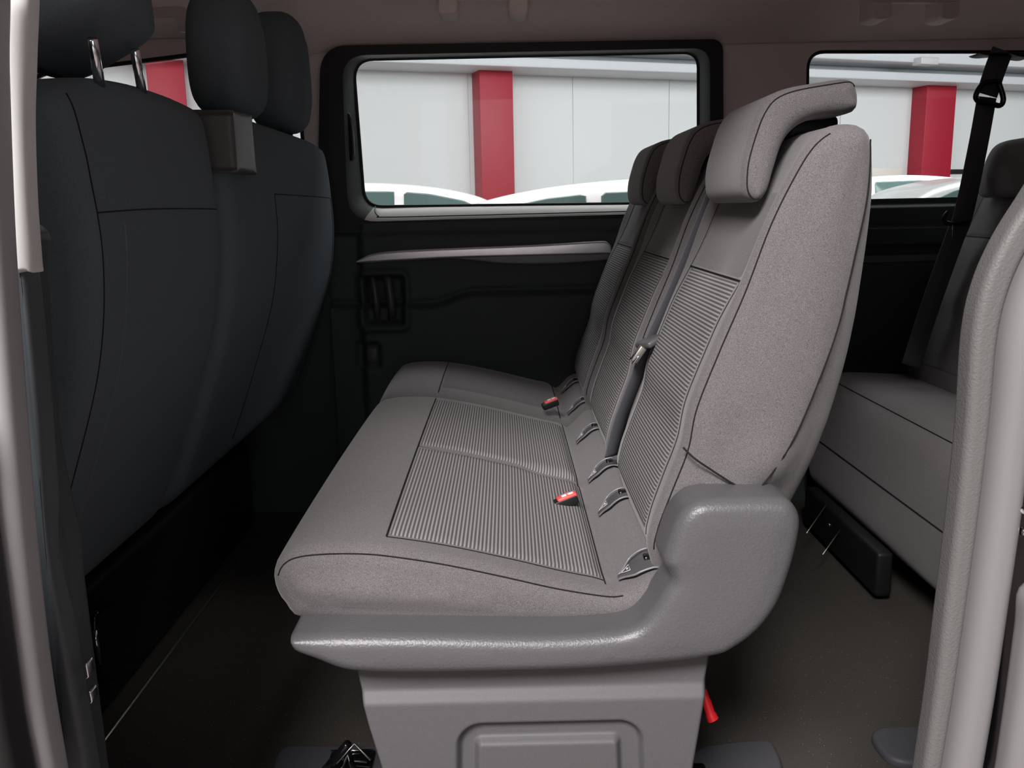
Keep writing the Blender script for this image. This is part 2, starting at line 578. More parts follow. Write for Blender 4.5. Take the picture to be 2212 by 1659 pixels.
def holed(name, outer, holes, y0, y1, m, parent=None, axis='y'):
    """flat plate with holes, thickness y0..y1"""
    bm = bmesh.new()
    loops = [outer] + holes
    polys = [[Vector((p[0], p[1], 0)) for p in l] for l in loops]
    tris = geometry.tessellate_polygon(polys)
    flat = [p for l in loops for p in l]

    def mk(y):
        return [bm.verts.new(((p[0], y, p[1]) if axis == 'y' else ((y, p[0], p[1]) if axis == 'x' else (p[0], p[1], y)))) for p in flat]
    A, B = mk(y0), mk(y1)
    for t in tris:
        for S_ in (A, B):
            try: bm.faces.new([S_[i] for i in t])
            except ValueError: pass
    o = 0
    for l in loops:
        k = len(l)
        for i in range(k):
            j = (i + 1) % k
            bm.faces.new((A[o + i], A[o + j], B[o + j], B[o + i]))
        o += k
    return from_bm(name, bm, m, parent, sharp=35)


def loft(name, loops, m, parent=None, closed=True):
    bm = bmesh.new(); R_ = [[bm.verts.new(p) for p in l] for l in loops]
    n = len(R_[0])
    for A, B in zip(R_, R_[1:]):
        for i in range(n if closed else n - 1):
            j = (i + 1) % n
            bm.faces.new((A[i], A[j], B[j], B[i]))
    return from_bm(name, bm, m, parent, sharp=50)


def hfield(name, us, vs, fn, m, parent=None):
    bm = bmesh.new()
    g = [[bm.verts.new(fn(u, v)) for v in vs] for u in us]
    for i in range(len(us) - 1):
        for j in range(len(vs) - 1):
            bm.faces.new((g[i][j], g[i + 1][j], g[i + 1][j + 1], g[i][j + 1]))
    return from_bm(name, bm, m, parent)


def sst(a, b, x):
    t = min(1, max(0, (x - a) / (b - a))); return t * t * (3 - 2 * t)


def sdrr(x, z, cx, cz, hx, hz, r):
    qx = abs(x - cx) - hx + r; qz = abs(z - cz) - hz + r
    return math.hypot(max(qx, 0), max(qz, 0)) + min(max(qx, qz), 0) - r


# ------------------------------------------------------------------ van shell (the setting)
CEIL = 1.49
YW = 2.64                                                    # inner face of the far body side
flo = struct(holed('floor', [(-2.4, 0.72), (3.0, 0.72), (3.0, 2.75), (-2.4, 2.75)], [], -0.06, 0.0, CARPET, axis='z'))

# headliner: flat roof with a cove down to the far windows
yz = [(0.72, 1.46), (0.74, 1.475), (0.80, 1.485), (1.1, CEIL + .01), (1.7, CEIL + .02), (2.2, CEIL), (2.36, 1.478), (2.46, 1.455), (2.54, 1.425), (2.60, 1.392), (2.635, 1.366)]
yz = [tuple(p) for p in crom(yz, closed=False, n=5)]
xs = np.linspace(-1.75, 2.9, 60)


def headfn(x, k):
    y, z = yz[int(k)]
    d = 0.012 * math.exp(-((x + 0.58) / 0.03)**2) * sst(2.3, 2.5, y)        # roof bow crease over the door pillar
    sx = (x - 0.10)
    return (x, y, z - d + .045 * (1 - sst(-.80, -.58, x)) * sst(2.2, 2.6, y))


struct(hfield('ceiling', xs, range(len(yz)), headfn, HEAD))
struct(holed('ceiling', [(-1.8, 0.70), (2.95, 0.70), (2.95, 2.72), (-1.8, 2.72)], [], CEIL + .03, CEIL + .05, WHITEP, axis='z'))

# far body side, upper (pale trim) with the three window openings
fw = rquad([W(60, 182, YW), W(420, 66, YW), W(672, 150, YW), W(662, 420, YW)], [.02, .05, .03, .02])
fw_full = rquad([(-1.45, .95), (-1.36, 1.32), (-0.585, 1.395), (-0.575, .95)], [.05, .08, .05, .05])
dq = [W(690, 560, YW), W(692, 100, YW), W(1562, 86, YW), W(1562, 560, YW)]
zlow = 0.80
door_hole = rquad([(dq[0][0], zlow + .01), (dq[1][0], dq[1][1]), (dq[2][0], dq[2][1]), (dq[3][0], zlow + .01)], [.005, .10, .05, .005])
rw = rquad([W(1742, 440, YW), W(1745, 111, YW), (2.35, W(2212, 120, YW)[1] - .006), (2.35, .90)], [.02, .05, .06, .06])
uw = holed('wall_far', [(-1.78, zlow), (-1.78, 1.50), (2.9, 1.50), (2.9, zlow)], [fw_full, door_hole, rw], YW, YW + .03, HEADR)
struct(uw)
# outer skin, dark lower trim
struct(holed('wall_far', [(-1.78, -.05), (-1.78, zlow - .001), (2.9, zlow - .001), (2.9, -.05)], [], YW - .005, YW + .08, DARKP))
# near body side: front door and rear quarter (outside the picture), sill of the roof
struct(holed('wall_near', [(-2.4, -.3), (-2.4, 1.42), (-0.47, 1.42), (-0.47, -.3)], [], .72, .76, BLK))
struct(holed('wall_near', [(0.55, -.3), (0.55, 1.42), (3.0, 1.42), (3.0, -.3)], [], .74, .78, BLK))
# nose and tail
struct(holed('wall_front', [(0.72, -.3), (0.72, 1.45), (2.72, 1.45), (2.72, -.3)], [rquad([(0.85, .85), (0.9, 1.36), (2.55, 1.36), (2.6, .85)], .06)], -1.83, -1.79, BLK, axis='x'))
struct(holed('wall_rear', [(0.72, -.3), (0.72, 1.5), (2.72, 1.5), (2.72, -.3)], [rquad([(0.95, .9), (0.95, 1.3), (2.5, 1.3), (2.5, .9)], .06)], 2.9, 2.94, BLK, axis='x'))

# rear side window 2: rubber edge and glass
w2 = bpy.data.objects.new('window_2', None); COL.objects.link(w2); struct(w2)
tube('window_seal', [Vector((p[0], YW + .004, p[1])) for p in rw], .006, BLK, w2, closed=True)
holed('pane', rw, [], YW + .05, YW + .053, GLASS, w2)
w3 = bpy.data.objects.new('window_3', None); COL.objects.link(w3); struct(w3)
tube('window_seal', [Vector((p[0], YW + .004, p[1])) for p in fw_full], .007, BLK, w3, closed=True)
holed('pane', fw_full, [], YW + .05, YW + .053, GLASS, w3)
# dark body below the rear window with two ledges
zs = np.linspace(0.30, 0.925, 110)


def rwall(x, z):
    y = YW - .004
    y -= 0.030 * (1 - sst(.895, .915, z))
    y -= 0.035 * sst(.785, .795, z) * (1 - sst(.842, .848, z))
    y -= 0.020 * (1 - sst(.73, .765, z))
    return (x, y, z)


struct(hfield('trim_3', np.linspace(.655, 2.7, 8), zs, rwall, DARKP))
struct(rbox('trim_4', (1.68, 2.592, .752), (2.0, .012, .022), mat('grey_trim_line', (.12, .13, .135), .4), None, .004))

# sliding door on the far side (structure), built at YD
YD = 2.60
dr = bpy.data.objects.new('door_1', None); COL.objects.link(dr); struct(dr)
oq = [W(688, 560, YD), W(692, 99, YD), W(1562, 84, YD), W(1562, 560, YD)]
outer = rquad([(oq[0][0], .86), oq[1], oq[2], (oq[3][0], .86)], [.004, .075, .035, .004], 9)
inA = rquad([W(752, 500, YD), W(738, 120, YD), W(1534, 104, YD), W(1534, 471, YD)], [.06, .07, .05, .03], 9)
inB = rquad([W(788, 447, 2.67), W(763, 129, 2.67), W(1508, 113, 2.67), W(1508, 438, 2.67)], [.055, .06, .045, .04], 9)
inA_ = rquad([W(752, 480, YD), W(738, 120, YD), W(1534, 104, YD), W(1534, 458, YD)], [.085, .07, .05, .03], 9)
holed('door_frame', outer, [inA_], YD, YD + .045, BLK, dr)
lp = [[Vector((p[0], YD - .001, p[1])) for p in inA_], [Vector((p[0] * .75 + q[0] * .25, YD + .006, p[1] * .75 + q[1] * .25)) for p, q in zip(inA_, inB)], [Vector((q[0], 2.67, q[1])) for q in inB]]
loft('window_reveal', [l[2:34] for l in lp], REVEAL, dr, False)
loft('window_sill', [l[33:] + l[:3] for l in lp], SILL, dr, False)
tube('window_seal', [Vector((q[0], 2.668, q[1])) for q in inB], .005, BLK, dr, closed=True)
holed('pane', inB, [], 2.676, 2.679, GLASS, dr)
tube('sill_joint', smooth3([W3(811, 446, 2.655), W3(810, 457, 2.615), W3(818, 467, 2.598), W3(840, 469, 2.596), W3(1100, 463, 2.596), W3(1400, 455.5, 2.596)], 6), .0016, BLK, dr)
# dark slot (window catch) on the front reveal of the window
cs = Pillow([W(*p, 2.622) for p in [(740, 247), (752, 243), (762, 262), (767, 335), (757, 348), (749, 340), (744, 300)]], 2.612, 2.632, .003, sp=.004)
cs.build('window_catch', GLOSSB, dr)
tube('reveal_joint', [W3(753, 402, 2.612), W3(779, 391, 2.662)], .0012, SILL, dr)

# lower door card: sculpted dark panel
hx, hz = W(826, 648, 2.58)


def doorfn(x, z):
    y = 2.588
    y -= 0.022 * (1 - sst(.845, .862, z)) * 0.6
    # shoulder below the silver bar
    ln = W(0, 0, 1)  # unused guard
    zc = 0.655 + 0.032 * sst(-.22, -.10, x)                   # lower contour line
    y -= 0.030 * (1 - sst(zc - .022, zc, z))
    y -= 0.018 * math.exp(-((z - zc) / .006)**2) * -0.35
    d = sdrr(x, z, hx + .005, hz, .082, .092, .03)
    y -= 0.012 * (1 - sst(-.012, .004, d)) * sst(-.03, -.012, d)
    y += 0.045 * (1 - sst(-.035, -.018, d))
    sx_, sz_ = W(795, 768, 2.56)
    d2 = sdrr(x, z, sx_, sz_, .040, .042, .01)
    y += 0.02 * (1 - sst(-.008, .0, d2))
    # front edge of the card
    y += 0.03 * (1 - sst(-.435, -.41, x))
    return (x, y, z)


hfield('door_card', np.linspace(-.515, .655, 200), np.linspace(.0, .885, 150), doorfn, DARKP, dr)
# silver decor bar with darker underside
bar = [(772, 568), (785, 556), (810, 547), (870, 541), (1000, 535), (1150, 529), (1290, 521), (1312, 523), (1321, 533), (1320, 545), (1310, 549), (1000, 557), (860, 564)]
Pillow(WL(bar, 2.55), 2.546, 2.60, .007, sp=.006).build('decor_bar', SILV, dr)
und = [(960, 556), (1020, 563), (1100, 570), (1200, 570), (1305, 563), (1318, 556), (1318, 545), (1200, 546), (1000, 552)]
Pillow(WL(und, 2.555), 2.553, 2.60, .006, sp=.006).build('bar_underside', mat('bar_grey', (.2, .2, .22), .4), dr)
# pull handle inside the recess
for px in (806, 838):
    p = [W3(px - 6, 598, 2.60), W3(px, 606, 2.575), W3(px + 5, 640, 2.568), W3(px + 9, 675, 2.575), W3(px + 8, 690, 2.60)]
    tube('door_handle', smooth3(p, 6), .010 if px < 820 else .013, mat('handle_plastic_%d' % px, (.06, .06, .06), .35), dr, seg=10)
sxp, szp = W(800, 768, 2.57)
rbox('door_switch', (sxp + .005, 2.572, szp), (.034, .016, .05), mat('switch_plastic', (.06, .06, .06), .4), dr, .005)

# ------------------------------------------------------------------ near door aperture trims
YP = .78
# left side
struct(Pillow(WL([(-45, -60), (26, -60), (30, 150), (38, 400), (47, 580), (66, 850), (92, 1180), (122, 1450), (156, 1659), (172, 1760), (108, 1760), (92, 1659), (55, 1420), (22, 1180), (-2, 980), (-18, 700), (-32, 300)], .737), .70, .74, .012, sp=.008).build('trim_1', mat('lit_door_seal', (.40, .395, .41), .42)))  # lighter copy of the grey door seal, light put into its colour
tp = Pillow(WL([(44, -60), (88, -60), (86, 120), (82, 260), (87, 430), (97, 575), (95, 584), (74, 582), (58, 578), (52, 400), (44, 150)], .789), .765, .79, .006, sp=.005)
struct(tp.build('trim_2', WHITEP))
struct(Pillow(WL([(20, 500), (93, 500), (94, 590), (112, 885), (140, 1050), (168, 1180), (172, 1249), (224, 1659), (245, 1800), (150, 1800), (70, 1180), (40, 800)], .811), .785, .83, .012, sp=.008).build('trim_5', PILB))
pl = struct(Pillow(WL([(44, 600), (60, 600), (90, 880), (112, 1180), (150, 1400), (195, 1659), (205, 1760), (150, 1760), (118, 1450), (80, 1000)], .775), .770, .80, .008, sp=.008).build('trim_6', mat('pillar_lip', (.075, .085, .095), .5)))
for a in ([(182, 1434), (190, 1430), (195, 1460), (187, 1466)], [(190, 1492), (198, 1490), (203, 1514), (196, 1519)]):
    o = Pillow(WL(a, .78), .777, .79, .001, sp=.002, smooth=False).build('pillar_clip', CHROME)
    tag(o, 'small ribbed bright clip on the dark door pillar, ' + ('upper' if a[0][1] < 1450 else 'lower') + ' of the two', 'clip', 'bright clips on the left pillar')
struct(Pillow(WL([(-80, 900), (-20, 900), (0, 1060), (60, 1500), (90, 1760), (-80, 1760)], .70), .66, .70, .01, sp=.02).build('trim_7', BLK))

# right side
Lf = [(2290, 250), (2212, 392), (2140, 508), (2095, 610), (2072, 720), (2060, 900), (2040, 1100), (2012, 1330), (1994, 1480), (1968, 1659), (1955, 1760)]


def shift(l, *dx):
    n = len(l); return [(p[0] + np.interp(i, np.linspace(0, n - 1, len(dx)), dx), p[1]) for i, p in enumerate(l)]


struct(Pillow(WL(Lf + shift(Lf, 70, 52, 36)[::-1], .812), .785, .816, .008, sp=.006).build('trim_8', LEATH))
struct(Pillow(WL(shift(Lf, 60, 46, 33) + shift(Lf, 100, 68, 50)[::-1], .815), .798, .818, .005, sp=.006).build('trim_9', mat('pillar_groove', (.085, .085, .085), .6, bump=('voronoi', 420, .5, .0012))))
struct(Pillow(WL(shift(Lf, 95, 62, 46) + shift(Lf, 220, 140, 120)[::-1], .80), .765, .81, .018, sp=.006).build('trim_10', SEALG))
struct(Pillow(WL(shift(Lf, 215, 135, 114) + shift(Lf, 420, 330, 300)[::-1], .82), .80, .825, .004, sp=.012).build('trim_11', GLOSSB))
o = Pillow(WL([(2216, 1280), (2203, 1365), (2185, 1500), (2162, 1659), (2150, 1760), (2240, 1760), (2280, 1300)], .75), .735, .77, .014, sp=.008).build('trim_12', SEALG)
struct(o)
struct(Pillow(WL([(2226, -80), (2232, 60), (2240, 128), (2310, 128), (2310, -80)], .82), .785, .822, .008, sp=.008).build('trim_13', WHITEP))
lt = thing('door_latch', 'shiny black latch with bright screw on the jamb at the right picture edge', 'latch', W3(2190, 1110, .78))
tube('latch_loop', smooth3([W3(2168, 1118, .785), W3(2172, 1108, .775), W3(2190, 1102, .77), W3(2202, 1098, .77), (W3(2215, 1108, .77)), W3(2240, 1120, .78)], 5), .0028, CHROME, lt)
tube('latch_bolt', [W3(2207, 1148, .775), W3(2222, 1150, .775)], .004, CHROME, lt, 10)
adopt(lt)


# ------------------------------------------------------------------ second-row seats
back_px = [(1402, 1200), (1408, 1140), (1440, 1055), (1474, 968), (1492, 880), (1541, 755), (1597, 625), (1648, 490), (1697, 388), (1745, 310),
           (1795, 272), (1850, 266), (1880, 284), (1893, 325), (1896, 430), (1878, 600), (1853, 760), (1818, 900), (1782, 1010), (1750, 1090), (1705, 1180), (1600, 1290), (1450, 1290)]
BACK = WL(back_px, 1.10)
hr_px = [(1602, 402), (1604, 350), (1620, 290), (1636, 245), (1660, 210), (1700, 190), (1770, 177), (1825, 170), (1846, 182), (1853, 212),
         (1846, 238), (1822, 247), (1765, 254), (1722, 272), (1692, 307), (1672, 365), (1656, 415), (1634, 437), (1612, 428)]
HR = WL(hr_px, 1.205)
cush_px = [(588, 1250), (594, 1222), (612, 1200), (645, 1187), (700, 1181), (770, 1180), (840, 1185), (960, 1203), (1100, 1232), (1220, 1260), (1300, 1274), (1345, 1272),
           (1390, 1250), (1428, 1236), (1442, 1250), (1430, 1290), (1405, 1330), (1370, 1348), (1200, 1352), (1000, 1352), (800, 1348), (652, 1338), (614, 1306), (596, 1280)]
CUSH = WL(cush_px, 1.09)


def backdisp(yc, hw):
    def f(p, q, nx, nz, a):
        fr = max(0.0, -nx) ** 1.5                              # faces forward
        u = abs(a - yc) / hw
        d = -(0.008 + .018 * sst(.76, .90, q)) * fr * (1 - sst(.66, .92, u)) * (1 - sst(1.0, 1.03, q))
        if a > yc: d -= .010 * fr * sst(.6, .9, u)
        # lumbar dip near the top of the insert and near the bottom
        d -= 0.006 * fr * math.exp(-((q - .83) / .03)**2) * math.exp(-((a - yc) / .06)**2)
        d += 0.006 * fr * math.exp(-((q - .60) / .10)**2) * (1 - min(1, u * u))
        return d
    return f


def side_dent(x, z, end):
    if end: return 0.0
    # soft puckers of the cover above the lower side seam
    a = -0.010 * math.exp(-((x - .275) / .035)**2 - ((z - .615) / .05)**2)
    b = 0.006 * math.exp(-((x - .33) / .05)**2 - ((z - .60) / .03)**2)
    c = -0.008 * math.exp(-((x - .33 + (z - .56) * 1.4) / .05)**2 - ((z - .545) / .018)**2)
    return a + b + c


SB = WL([(1886, 262), (1885, 300), (1872, 420), (1850, 520), (1811, 680), (1770, 795), (1712, 930), (1662, 1010), (1615, 1065), (1540, 1150)], 1.09)
SBz = [p[1] for p in SB][::-1]; SBx = [p[0] for p in SB][::-1]


def rear_taper(x, y, z):
    e = max(0.0, x - float(np.interp(z, SBz, SBx)))
    return (x, y + .5 * e * max(0.0, 1 - (y - 1.085) / .25), z)


def make_back(parent, y0, y1, near_detail=True, insert=True, dx=0.0, fab=FAB):
    yc = (y0 + y1) / 2; hw = (y1 - y0) / 2
    out = [(p[0] + dx, p[1]) for p in BACK]
    P = Pillow(out, y0, y1, .034, H0=.012, H1=.008, D=.09, disp=backdisp(yc, hw), capfn=side_dent if near_detail else None, sp=.010, post=rear_taper if near_detail else None)
    bk = P.build('backrest', fab, parent)
    k = 1.10

    def tt(px, py):
        x, z = W(px, py, k); return P.t_of(x + dx, z)
    # centre panel and ribbed insert
    a0, a1 = y0 + .066, y1 - .060
    tA, tB = tt(1795, 272), tt(1597, 612)
    P.patch('centre_panel', tt(1697, 388), tB, a0, a1, .0012, FABM, bk, 24, 14)
    tC = tt(1404, 1190)
    if insert:
        P.patch('ribbed_insert', tB, tC, a0, a1, .0016, RIB, bk, 70, 14)
    else:
        P.patch('ribbed_insert', tB, tC, a0, a1, .0016, FABM, bk, 70, 14)
    sm = [P.path(tA, tC, y0 + .012, y0 + .012, 80, .0004), P.path(tA, tC, y1 - .012, y1 - .012, 80, .0004),
          P.path(tB, tB, a0, a1, 14, .0018)]
    tube('seam', [P.path(tt(1697, 388), tC, a0, a0, 60, .0012), P.path(tt(1697, 388), tC, a1, a1, 60, .0012)], .0005, SEAM, bk, 5)
    if near_detail:                                          # seam between side and rear panel
        q = []
        for x, z in crom(SB[1:-1], closed=False, n=8):
            d = float(np.min(np.hypot(P.P[:, 0] - x, P.P[:, 1] - z)))
            e = max(0.0, d - .034); H = .012 * math.sqrt(max(0, 1 - max(0, 1 - e / .09)**2))
            k_ = max(0, 1 - d / .034)
            q.append(Vector((x, y0 + .034 * (1 - math.sqrt(max(0, 1 - k_ * k_))) - H - .0022, z)))
        sm.append(q)
    tube('seam', sm, .00095, SEAM, bk, 6)
    return bk, P


def make_headrest(parent, y0, y1, dx=0.0, fab=FAB):
    out = [(p[0] + dx, p[1]) for p in HR]
    P = Pillow(out, y0, y1, .024, H0=.004, H1=.004, D=.04, sp=.006)
    h = P.build('headrest', fab, parent)
    sm = []
    for a in (y0 + .006, y1 - .006):
        t0 = P.t_of(*[v + w for v, w in zip(W(1846, 182, 1.205), (dx, 0))]); t1 = P.t_of(*[v + w for v, w in zip(W(1634, 437, 1.205), (dx, 0))])
        if t1 < t0: t1 += 1
        sm.append([P.S(t0 + (t1 - t0) * i / 70, a, .0004) for i in range(71)])
    tube('seam', sm, .0010, SEAM, h, 6)
    # carrier hidden in the step of the headrest
    rbox('carrier', (W(1790, 262, 1.205)[0] + dx, (y0 + y1) / 2, W(1790, 262, 1.205)[1] - .002), (.07, .11, .03), BLK, h, .008)
    return h


def cushdisp(yc, hw, split=None):
    def f(p, q, nx, nz, a):
        up = max(0.0, nz) ** 1.5
        top = up * (1 - sst(.10, .14, p))
        u = abs(a - yc) / hw
        d = 0.010 * top * math.cos(min(1, u) * math.pi / 2) ** .5 if u < 1 else 0
        d += 0.010 * max(0.0, nz) * math.exp(-((p - .185) / .022)**2) * sst(1.10, 1.16, a)
        d -= 0.009 * max(0.0, nz) * math.exp(-((p - .135) / .014)**2) * sst(1.10, 1.16, a)
        if split:                                               # groove between the two places
            d -= 0.010 * top * math.exp(-((a - split) / .012)**2) * sst(-.20, -.05, p)
            d -= 0.012 * top * math.exp(-((a - split) / .020)**2) * sst(.0, .06, p)
        return d
    return f


def iso_guide(parent, P, yc, dx=0.0):
    """flared plastic guide let into the roll behind the cushion"""
    t0 = P.t_of(W(1347, 1272, 1.09)[0] + dx, W(1347, 1272, 1.09)[1]); t1 = P.t_of(W(1432, 1238, 1.09)[0] + dx, W(1432, 1238, 1.09)[1])
    if t0 < t1: t0 += 1

    def S(f, y, off): return P.S(t0 + (t1 - t0) * f, y, off)
    bm = bmesh.new(); rows = []
    for i in range(13):
        f = i / 12; w = .0225 * (0.38 + .62 * sst(0, .45, f))
        rows.append([bm.verts.new(S(f, yc + w * s_, .0035 + (.002 if abs(s_) < .7 else 0))) for s_ in (-1, -.6, 0, .6, 1)])
    for A_, B_ in zip(rows, rows[1:]):
        for k in range(4): bm.faces.new((A_[k], A_[k + 1], B_[k + 1], B_[k]))
    g = from_bm('isofix_guide', bm, GUIDE, parent)
    rims = []
    for s_ in (-1, 1):
        rims.append([S(i / 16, yc + s_ * .0235 * (0.35 + .65 * sst(0, .45, i / 16)), .004 + .003 * math.sin(math.pi * i / 16)) for i in range(17)])
    tube('rim', rims, .0016, GUIDEL, g, 8)
    rbox('slot', S(.78, yc + .006, .005), (.014, .016, .006), GLOSSB, g, .003)
    # little triangular child-seat mark
    tri = [S(.10, yc, .0075), S(.34, yc - .008, .0085), S(.34, yc + .008, .0085), S(.10, yc, .0075)]
    dot = [S(.28 + .025 * math.cos(a), yc + .002 * math.sin(a), .0085) for a in np.linspace(0, 6.28, 8)]
    tube('mark', [tri, dot], .0004, WHT, g, 5)
    return g


def buckle(parent, loc, rot):
    c = Vector(loc)
    R_ = rot.to_3x3()
    b = rbox('belt_buckle', c, (.040, .020, .016), BLK, parent, .003, R_)
    rbox('button', c + R_ @ Vector((.004, 0, .0065)), (.034, .018, .010), REDB, b, .003, R_)
    rbox('button_face', c + R_ @ Vector((.006, 0, .0117)), (.020, .012, .0008), WHT, b, 0, R_)
    cu = bpy.data.curves.new('press', 'FONT'); cu.body = 'PRESS'; cu.size = .0055; cu.extrude = .0002; cu.align_x = 'CENTER'; cu.align_y = 'CENTER'
    tmp = bpy.data.objects.new('press', cu)
    t = bpy.data.objects.new('lettering', bpy.data.meshes.new_from_object(tmp)); COL.objects.link(t); t.parent = b
    bpy.data.objects.remove(tmp)
    M = Matrix.Translation(c + R_ @ Vector((.006, 0, .0122))) @ R_.to_4x4() @ Matrix.Rotation(math.radians(90), 4, 'Z')
    t.matrix_local = M
    t.data.materials.clear(); t.data.materials.append(REDB)
    return b


Y0, Y1, Y2, Y3 = 1.085, 1.555, 1.60, 2.035
Y4, Y5 = 2.06, 2.50
seat = thing('double_seat', 'nearest grey two-place bench seat on a plastic base in the middle of the van', 'seat', (0.0, 1.55, 0))
bkA, PA = make_back(seat, Y0, 1.535)
bkB, PB = make_back(seat, 1.575, Y3, near_detail=False)
make_headrest(seat, 1.19, 1.44)
make_headrest(seat, 1.655, 1.90)
YS = 1.56
PC = Pillow(CUSH, 1.075, Y3 + .005, .030, H0=.016, H1=.004, D=.055, disp=cushdisp(1.55, .48, YS), sp=.010, step=.012)
cu_ = PC.build('cushion', FAB, seat)


def ct(px, py): return PC.t_of(*W(px, py, 1.09))


tf, tb = ct(828, 1184), ct(1308, 1275)
if tf < tb: tf += 1
PC.patch('ribbed_insert', tb, tf, 1.118, YS - .004, .0016, RIB, cu_, 60, 30)
PC.patch('ribbed_insert', tb, tf, YS + .004, Y3 - .045, .0016, RIB, cu_, 60, 30)
# front bolster panel reads slightly differently from the rear roll
tn = ct(600, 1290)
sm = []
tnose, tback = ct(592, 1240), ct(1335, 1274)
sm.append([PC.S(tnose + ((tback - tnose) - (1 if tback > tnose else 0)) * i / 90, 1.083, .0006) for i in range(91)])
sm.append([PC.S(tnose + ((tback - tnose) - (1 if tback > tnose else 0)) * i / 90, Y3 - .004, .0006) for i in range(91)])
sm.append(PC.path(tf, tf, 1.118, Y3 - .045, 40, .002))
sm.append(PC.path(tb, tb, 1.105, Y3 - .03, 40, .002))
tube('seam', [[PC.S(tb + (tf - tb) * i / 40, 1.118, .0012) for i in range(41)], [PC.S(tb + (tf - tb) * i / 40, YS, .0004) for i in range(41)]], .0005, SEAM, cu_, 5)
tube('seam', sm, .00095, SEAM, cu_, 6)
# seam on the lower side of the backrest
ys = Y0 - .010
tube('seam', smooth3([W3(1476, 967, Y0 + .004), W3(1500, 990, ys), W3(1535, 1014, ys), W3(1575, 1040, ys), W3(1612, 1062, ys + .006)], 8), .0013, SEAM, bkA, 6)
for yc in (1.122, 1.385, 1.565, 1.84):
    iso_guide(seat, PC, yc)
bx, by = G(1222, 1066, .455)
buckle(seat, (bx, by, .441), Matrix.Rotation(math.radians(8), 4, 'Z') @ Matrix.Rotation(math.radians(-18), 4, 'Y'))
bx, by = G(1197, 906, .452)
buckle(seat, (bx - .002, 2.055, .458), Matrix.Rotation(math.radians(8), 4, 'Z') @ Matrix.Rotation(math.radians(-18), 4, 'Y'))
# side shield of moulded plastic
sh_px = [(642, 1388), (634, 1374), (634, 1362), (648, 1357), (700, 1356), (900, 1356), (1150, 1360), (1290, 1354), (1362, 1342), (1400, 1310), (1432, 1262), (1446, 1243), (1440, 1222), (1428, 1200), (1438, 1160), (1455, 1115), (1480, 1085), (1515, 1070),
         (1600, 1066), (1680, 1067), (1705, 1080), (1719, 1110), (1716, 1150), (1700, 1215), (1672, 1290), (1632, 1345), (1580, 1385), (1532, 1404), (1400, 1420), (1200, 1434), (950, 1440), (800, 1438), (740, 1430), (690, 1410), (660, 1398)]
SH = WL(sh_px, 1.04)


def undercut(x, y, z):
    k = 1 - (y - 1.012) / .073
    zt = .352                        # the face leans in below this line
    return (x, y + .45 * max(0, zt - z) * k * (1 - sst(.0, .17, x)), z)


Psh = Pillow(SH, 1.012, 1.085, .019, r1=.002, H0=.002, H1=0, D=.03, sp=.006, post=undercut)
Psh.build('side_shield', SHELL, seat)
# pedestal with the stepped foot panel, sculpted outline
YPd = 1.045
xl = [W(760, 1425, YPd), W(775, 1475, YPd), W(800, 1570, YPd), W(828, 1659, YPd), W(850, 1760, YPd)]
xr = [W(1536, 1400, YPd), W(1530, 1440, YPd), W(1510, 1560, YPd), W(1493, 1659, YPd), W(1478, 1760, YPd)]
zlv = [p[1] for p in xl][::-1]; xlv = [p[0] for p in xl][::-1]
zrv = [p[1] for p in xr][::-1]; xrv = [p[0] for p in xr][::-1]
ax0, az0 = W(984, 1562, YPd); ax1, _ = W(1392, 1562, YPd)
bx0, bz0 = W(1022, 1600, YPd); bx1, _ = W(1345, 1600, YPd)


def pedfn(u, v):
    z = 0.012 + (.350 - .012) * v
    xL = float(np.interp(z, zlv, xlv)); xR = float(np.interp(z, zrv, xrv))
    x = xL + (xR - xL) * (u - .12) / .76
    y = YPd
    if u < .12:
        k = 1 - u / .12; x = xL - .0; x = xL + .012 * (1 - math.cos(k * math.pi / 2)) - .012 * math.sin(k * math.pi / 2); y = YPd + .1 * k * k + .006 * k
    elif u > .88:
        k = (u - .88) / .12; x = xR + .012 * math.sin(k * math.pi / 2); y = YPd + .1 * k * k + .006 * k
    # upper lip tucks under the shield
    y += .012 * sst(.285, .305, z)
    d1 = sdrr(x, z, (ax0 + ax1) / 2, az0 - .2, (ax1 - ax0) / 2 + (az0 - z) * .04, .2, .035)
    d2 = sdrr(x, z, (bx0 + bx1) / 2, bz0 - .2, (bx1 - bx0) / 2 + (bz0 - z) * .04, .2, .012)
    y += .014 * (1 - sst(-.010, 0, d1)) - .012 * (1 - sst(-.010, 0, d2))
    return (x, y, z)


us = sorted(set(np.linspace(0, .12, 12).tolist() + np.linspace(.12, .88, 200).tolist() + np.linspace(.88, 1, 12).tolist()))
hfield('pedestal', us, np.linspace(0, 1, 150), pedfn, SMOOTH, seat)
rbox('pedestal_frame', (-.02, 1.17, .17), (.26, .07, .30), BLK, seat, .01)
rbox('pedestal_frame', (-.02, 1.92, .17), (.30, .07, .30), BLK, seat, .01)
rbox('seat_pan', (-.04, 1.55, .335), (.42, .90, .05), BLK, seat, .015)
# red release lever behind the pedestal
lv = [W3(1518, 1490, 1.17), W3(1526, 1515, 1.165), W3(1536, 1545, 1.16), W3(1541, 1556, 1.158)]
tube('release_lever', smooth3(lv, 5), .008, REDP, seat, 12, radii=[.006] * 5 + [.007] * 5 + [.0085] * 4 + [.009, .006])
# footing and its steel catch
rbox('foot_bracket', (W(1510, 1640, 1.2)[0], 1.2, .035), (.03, .05, .07), GLOSSB, seat, .006)
tube('foot_strut', [[Vector((-.325, 1.27, .02)), Vector((-.255, 1.20, .13))], [Vector((-.30, 1.22, .02)), Vector((-.27, 1.28, .06)), Vector((-.235, 1.20, .02))]], .007, GLOSSB, seat, 8)
adopt(seat)

